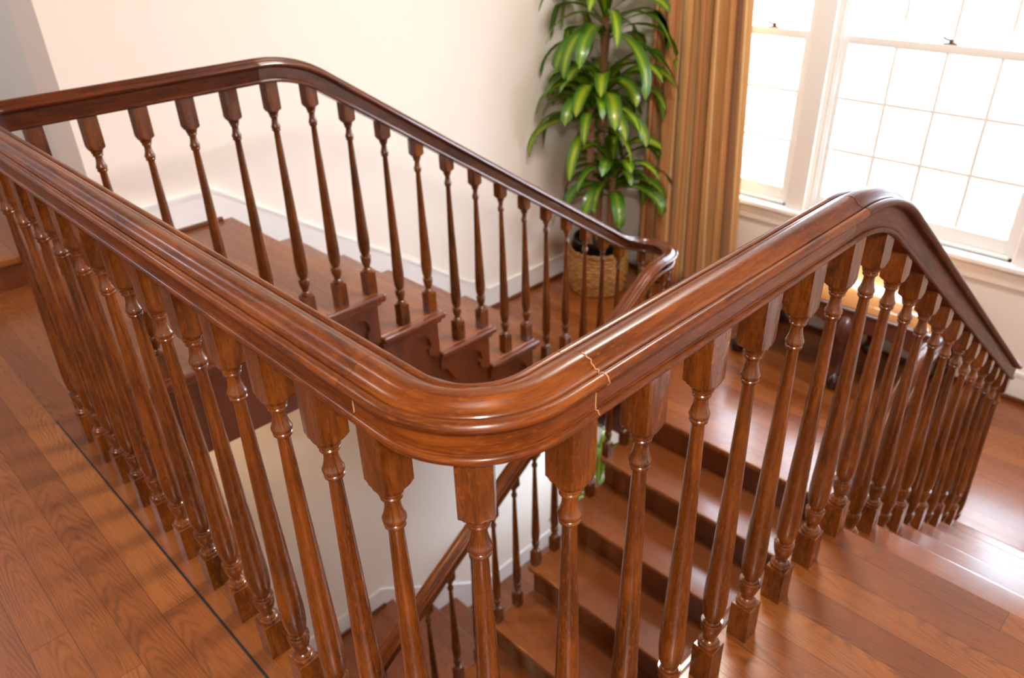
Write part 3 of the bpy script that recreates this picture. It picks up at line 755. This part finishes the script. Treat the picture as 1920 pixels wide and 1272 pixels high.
# ------------------------------------------------------------------ bench
def make_bench():
    x0, x1, ya_, yb_ = 3.045, 3.495, .395, 1.385
    b = thing('bench', ((x0+x1)/2, (ya_+yb_)/2, ZL), 'long carved wooden bench with tan leather seat under the window', 'bench')
    zt = ZL+.44; zb = ZL+.345
    # seat cushion: domed
    V = []; F = []; n, m = 12, 30
    for j in range(m+1):
        for i in range(n+1):
            u, v = i/n*2-1, j/m*2-1
            e1 = (1-abs(u)**4)**.5 if abs(u) < 1 else 0; e2 = (1-abs(v)**14)**.5 if abs(v) < 1 else 0
            V.append(((x0+x1)/2+u*.205, (ya_+yb_)/2+v*.475, zt+.012+.078*e1*e2))
    for j in range(m):
        for i in range(n): F.append((j*(n+1)+i, j*(n+1)+i+1, (j+1)*(n+1)+i+1, (j+1)*(n+1)+i))
    per = [i for i in range(n+1)] + [j*(n+1)+n for j in range(1, m+1)] + [m*(n+1)+i for i in range(n-1, -1, -1)] + [j*(n+1) for j in range(m-1, 0, -1)]
    o0 = len(V); V += [(V[i][0], V[i][1], zt-.005) for i in per]
    for k in range(len(per)):
        F.append((per[k], o0+k, o0+(k+1) % len(per), per[(k+1) % len(per)]))
    F.append(tuple(o0+k for k in range(len(per))))
    MB().add(V, F).obj('seat_cushion', 'leather', b, 50)
    # apron: shaped lower edge between the legs
    legs_y = (ya_+.050, .790, yb_-.055)
    def apron(name, xa, xb):
        P = [(ya_, zt), (yb_, zt)]; N = 60
        for i in range(N+1):
            y = yb_+(ya_-yb_)*i/N
            dd = min(abs(y-l) for l in legs_y)
            P.append((y, zb-.030*max(0, 1-dd/.10)**1.5 + .016*min(1, max(0, (dd-.10)/.05))))
        MB().prism(P, 'X', xa, xb).obj(name, 'claw_red', b, 30)
    apron('apron', x0, x0+.024); apron('apron', x1-.024, x1)
    MB().box(x0+.024, x1-.024, yb_-.024, yb_, zb, zt).obj('apron', 'claw_red', b, 40)
    MB().box(x0+.024, x1-.024, ya_, ya_+.024, zb, zt).obj('apron', 'claw_red', b, 40)
    MB().box(x0-.006, x1+.006, ya_-.006, yb_+.006, zt-.006, zt+.010).obj('seat_moulding', 'claw_red', b, 40, .006, 3)
    for ly in legs_y:
        for s, lx in ((-1, x0+.030), (1, x1-.030)):
            h = zb+.05-ZL
            pts = []; rad = []
            for i in range(15):
                t = i/14; z = ZL+.052+(h-.052)*(1-t)
                dx = s*(.040*sin(pi*min(1, t*1.9))*max(0, 1-t*1.05) - .022*sin(pi*max(0, (t-.5)/.5))*1.0 + .018*max(0, (t-.78)/.22))
                pts.append((lx+dx, ly, z)); rad.append(.034-.020*t**.7 + .012*max(0, 1-abs(t-.18)/.18))
            L = MB().tube(pts, rad, 14).obj('leg', 'claw_red', b, 60)
            F_ = MB()
            fx, fz = lx+s*.022, ZL+.034
            for i in range(1):
                prof = [(-.034, .010), (-.030, .022), (-.018, .031), (0, .035), (.016, .031), (.026, .022), (.032, .008)]
                F_.lathe(prof, 20, (fx, ly, fz))
            for a in (-70, -24, 24, 70, 180):                         # claws round the ball
                an = radians(a); c_, s_ = cos(an)*s, sin(an)
                F_.tube([(fx-s*.006, ly, fz+.042), (fx+c_*.026, ly+s_*.026, fz+.026), (fx+c_*.038, ly+s_*.038, fz+.002), (fx+c_*.034, ly+s_*.034, fz-.024)], [.012, .011, .009, .004], 8)
            F_.obj('claw_foot', 'claw', L, 60)
            # carved knee leaf
            K = MB()
            for a in (-22, 0, 22):
                an = radians(a)
                K.tube([(lx+s*.034, ly+.030*sin(an), ZL+h-.030), (lx+s*.052*1.0, ly+.040*sin(an), ZL+h-.085), (lx+s*.040, ly+.014*sin(an), ZL+h-.150)], [.010, .012, .003], 8)
            K.obj('knee_carving', 'claw_red', L, 60)
    return b
M['claw_red'] = turned_wood('bench_mahogany', srgb(62, 26, 18), srgb(86, 40, 28), srgb(104, 54, 40), .3, .5)
make_bench()

# ------------------------------------------------------------------ plants
LEAF = [0]
def leaf(b, base, az, el0, el1, length, width, lim=True, n=12, twist=0.0):
    LEAF[0] += 2; lid = LEAF[0]
    p = Vector(base); pts = [p.copy()]; dirs = []
    for i in range(n):
        t = i/(n-1); el = el0+(el1-el0)*(t**1.25)
        d = Vector((cos(az)*cos(el), sin(az)*cos(el), sin(el))); dirs.append(d)
        p = p+d*(length/n)
        if lim:
            p.y = min(p.y, YW-.025); p.x = min(p.x, XW-.03)
        pts.append(p.copy())
    dirs.append(dirs[-1])
    V = []; F = []; UV = []; cols = 4
    for i, q in enumerate(pts):
        t = i/n; d = dirs[i]; side = Vector((-sin(az), cos(az), 0)); side = (side - d*side.dot(d)).normalized(); nn = side.cross(d)
        if nn.z < 0: nn = -nn
        tw = twist*t; side, nn = side*cos(tw)+nn*sin(tw), nn*cos(tw)-side*sin(tw)
        w = width*(.30+.70*sin(pi/2*min(1, t/.5)))*sqrt(max(0, 1-max(0, (t-.5)/.5)**2.6))
        if i == n: w = .001
        for c in range(cols+1):
            s = c/cols*2-1
            P_ = q + side*(s*w*.5) + nn*(abs(s)*w*.13 + .0022*sin(9*t+3*s))
            if lim:
                P_.y = min(P_.y, YW-.022); P_.x = min(P_.x, XW-.03 if P_.y > 2.30 else 3.385)
            V.append(P_)
    for i in range(n):
        for c in range(cols):
            a = i*(cols+1)+c
            F.append((a, a+1, a+cols+2, a+cols+1)); UV.append([(c/cols, lid+i/n), ((c+1)/cols, lid+i/n), ((c+1)/cols, lid+(i+1)/n), (c/cols, lid+(i+1)/n)])
    b.add(V, F, UV)
def make_plant():
    cx, cy = 3.140, 2.395
    pl = thing('potted_plant', (cx, cy, ZL), 'tall green and yellow striped corn plant in a wicker basket in the corner', 'plant')
    # basket of woven coils
    n, rows, per = 160, 13, 5; hgt = .265; V = []; F = []
    def rad(t): return .166+.018*sin(pi*min(1, t*1.02))+.004*t
    for j in range(rows*per+1):
        t = j/(rows*per); row = j//per; f = (j % per)/per
        for i in range(n):
            th = 2*pi*i/n
            w = .5+.5*sin(th*22+pi*row)
            r = rad(t)+.0075*sin(pi*f)*(.45+.75*w)
            V.append((cx+r*cos(th), cy+r*sin(th), ZL+.004+hgt*t))
    m = rows*per
    for j in range(m):
        for i in range(n): F.append((j*n+i, j*n+(i+1) % n, (j+1)*n+(i+1) % n, (j+1)*n+i))
    F.append(tuple(range(n-1, -1, -1)))
    bk = MB().add(V, F)
    o0 = len(bk.v)                                                   # inner lining
    bk.lathe([(hgt, rad(1)+.001), (hgt+.003, rad(1)-.005), (hgt-.004, rad(1)-.011), (.02, .150)], n, (cx, cy, ZL+.004), False)
    bk.obj('basket', 'basket', pl, 50)
    rim = MB()
    for k in range(2):
        rim.tube([(cx+(rad(1)+.004)*cos(2*pi*i/60), cy+(rad(1)+.004)*sin(2*pi*i/60), ZL+hgt+.004+k*.011+.003*sin(i*2.1+k*pi)) for i in range(61)], .0078, 8, False)
    rim.obj('basket_rim', 'basket', pl, 60)
    MB().lathe([(.03, .11), (.10, .128), (.325, .148), (.330, .154), (.352, .155), (.354, .148), (.335, .142), (.30, .138)], 48, (cx, cy, ZL)).obj('nursery_pot', 'black', pl, 50)
    MB().lathe([(.300, .140), (.303, .08), (.306, .02)], 32, (cx, cy, ZL), True).obj('soil', 'soil', pl, 50)
    random.seed(11)
    heads = [((cx+.035, cy+.035), 1.60, .015, .021, 36, .56), ((cx-.055, cy+.030), 1.14, -.03, .021, 31, .45), ((cx+.015, cy-.070), .74, .02, .023, 34, .43)]
    for (hx, hy), h, lean, r, nl, ln in heads:
        tx, ty = hx+lean, hy+lean*.5
        pts = [(hx+(tx-hx)*t, hy+(ty-hy)*t, ZL+.29+(h-.29)*t) for t in [i/10 for i in range(11)]]
        MB().tube(pts, [r*(1+.05*sin(i*2.3)) for i in range(11)], 14).obj('cane', 'cane', pl, 60)
        b = MB(); ga = 2.39996
        for i in range(nl):
            t = i/nl; az = i*ga+random.uniform(-.25, .25)
            el0 = radians(12+68*t+random.uniform(-16, 16)); el1 = radians(-88+62*t*t+random.uniform(-12, 12))
            L = ln*random.uniform(.78, 1.08)*(1-.15*t)
            leaf(b, (tx+.012*cos(az), ty+.012*sin(az), ZL+h-.12+.19*t+random.uniform(-.03, .03)), az, el0, el1, L, random.uniform(.056, .084), True, 12, random.uniform(-.9, .9))
        b.obj('foliage', 'leaf', pl, 80)
    # a side shoot lower on the tallest cane
    b = MB()
    for i in range(24):
        t = i/24; az = i*ga+.7
        leaf(b, (cx+.03+.02*cos(az), cy+.03+.02*sin(az), ZL+1.18+.05*t), az, radians(24+46*t), radians(-82+40*t), .44*random.uniform(.8, 1.1), .085, True, 12, random.uniform(-.5, .5))
    b.obj('foliage', 'leaf', pl, 80)
make_plant()
def make_low_plant():
    cx, cy = 2.86, 2.10
    pl = thing('potted_plant', (cx, cy, ZE), 'small green plant downstairs, glimpsed beside the middle flight', 'plant')
    MB().lathe([(0, .10), (.02, .12), (.26, .16), (.28, .165), (.28, .15), (.22, .14)], 32, (cx, cy, ZE)).obj('pot', 'soil', pl, 50)
    MB().tube([(cx, cy, ZE+.2), (cx+.01, cy, ZE+.8), (cx, cy+.01, ZE+1.35)], .016, 10).obj('stem', 'cane', pl, 60)
    b = MB(); random.seed(5)
    for i in range(34):
        t = i/34; az = i*2.39996
        leaf(b, (cx, cy, ZE+.7+.68*t), az, radians(50), radians(-50), .40*random.uniform(.8, 1.1), .05, True, 10, .2)
    b.obj('foliage', 'leaf', pl, 80)
make_low_plant()

# ------------------------------------------------------------------ outside
struct(MB().box(XW+.2, 60, -40, 40, ZE-.6, ZE-.5).obj('ground_lawn', 'lawn', None, 0), 'sunlit lawn outside the windows', 'lawn')
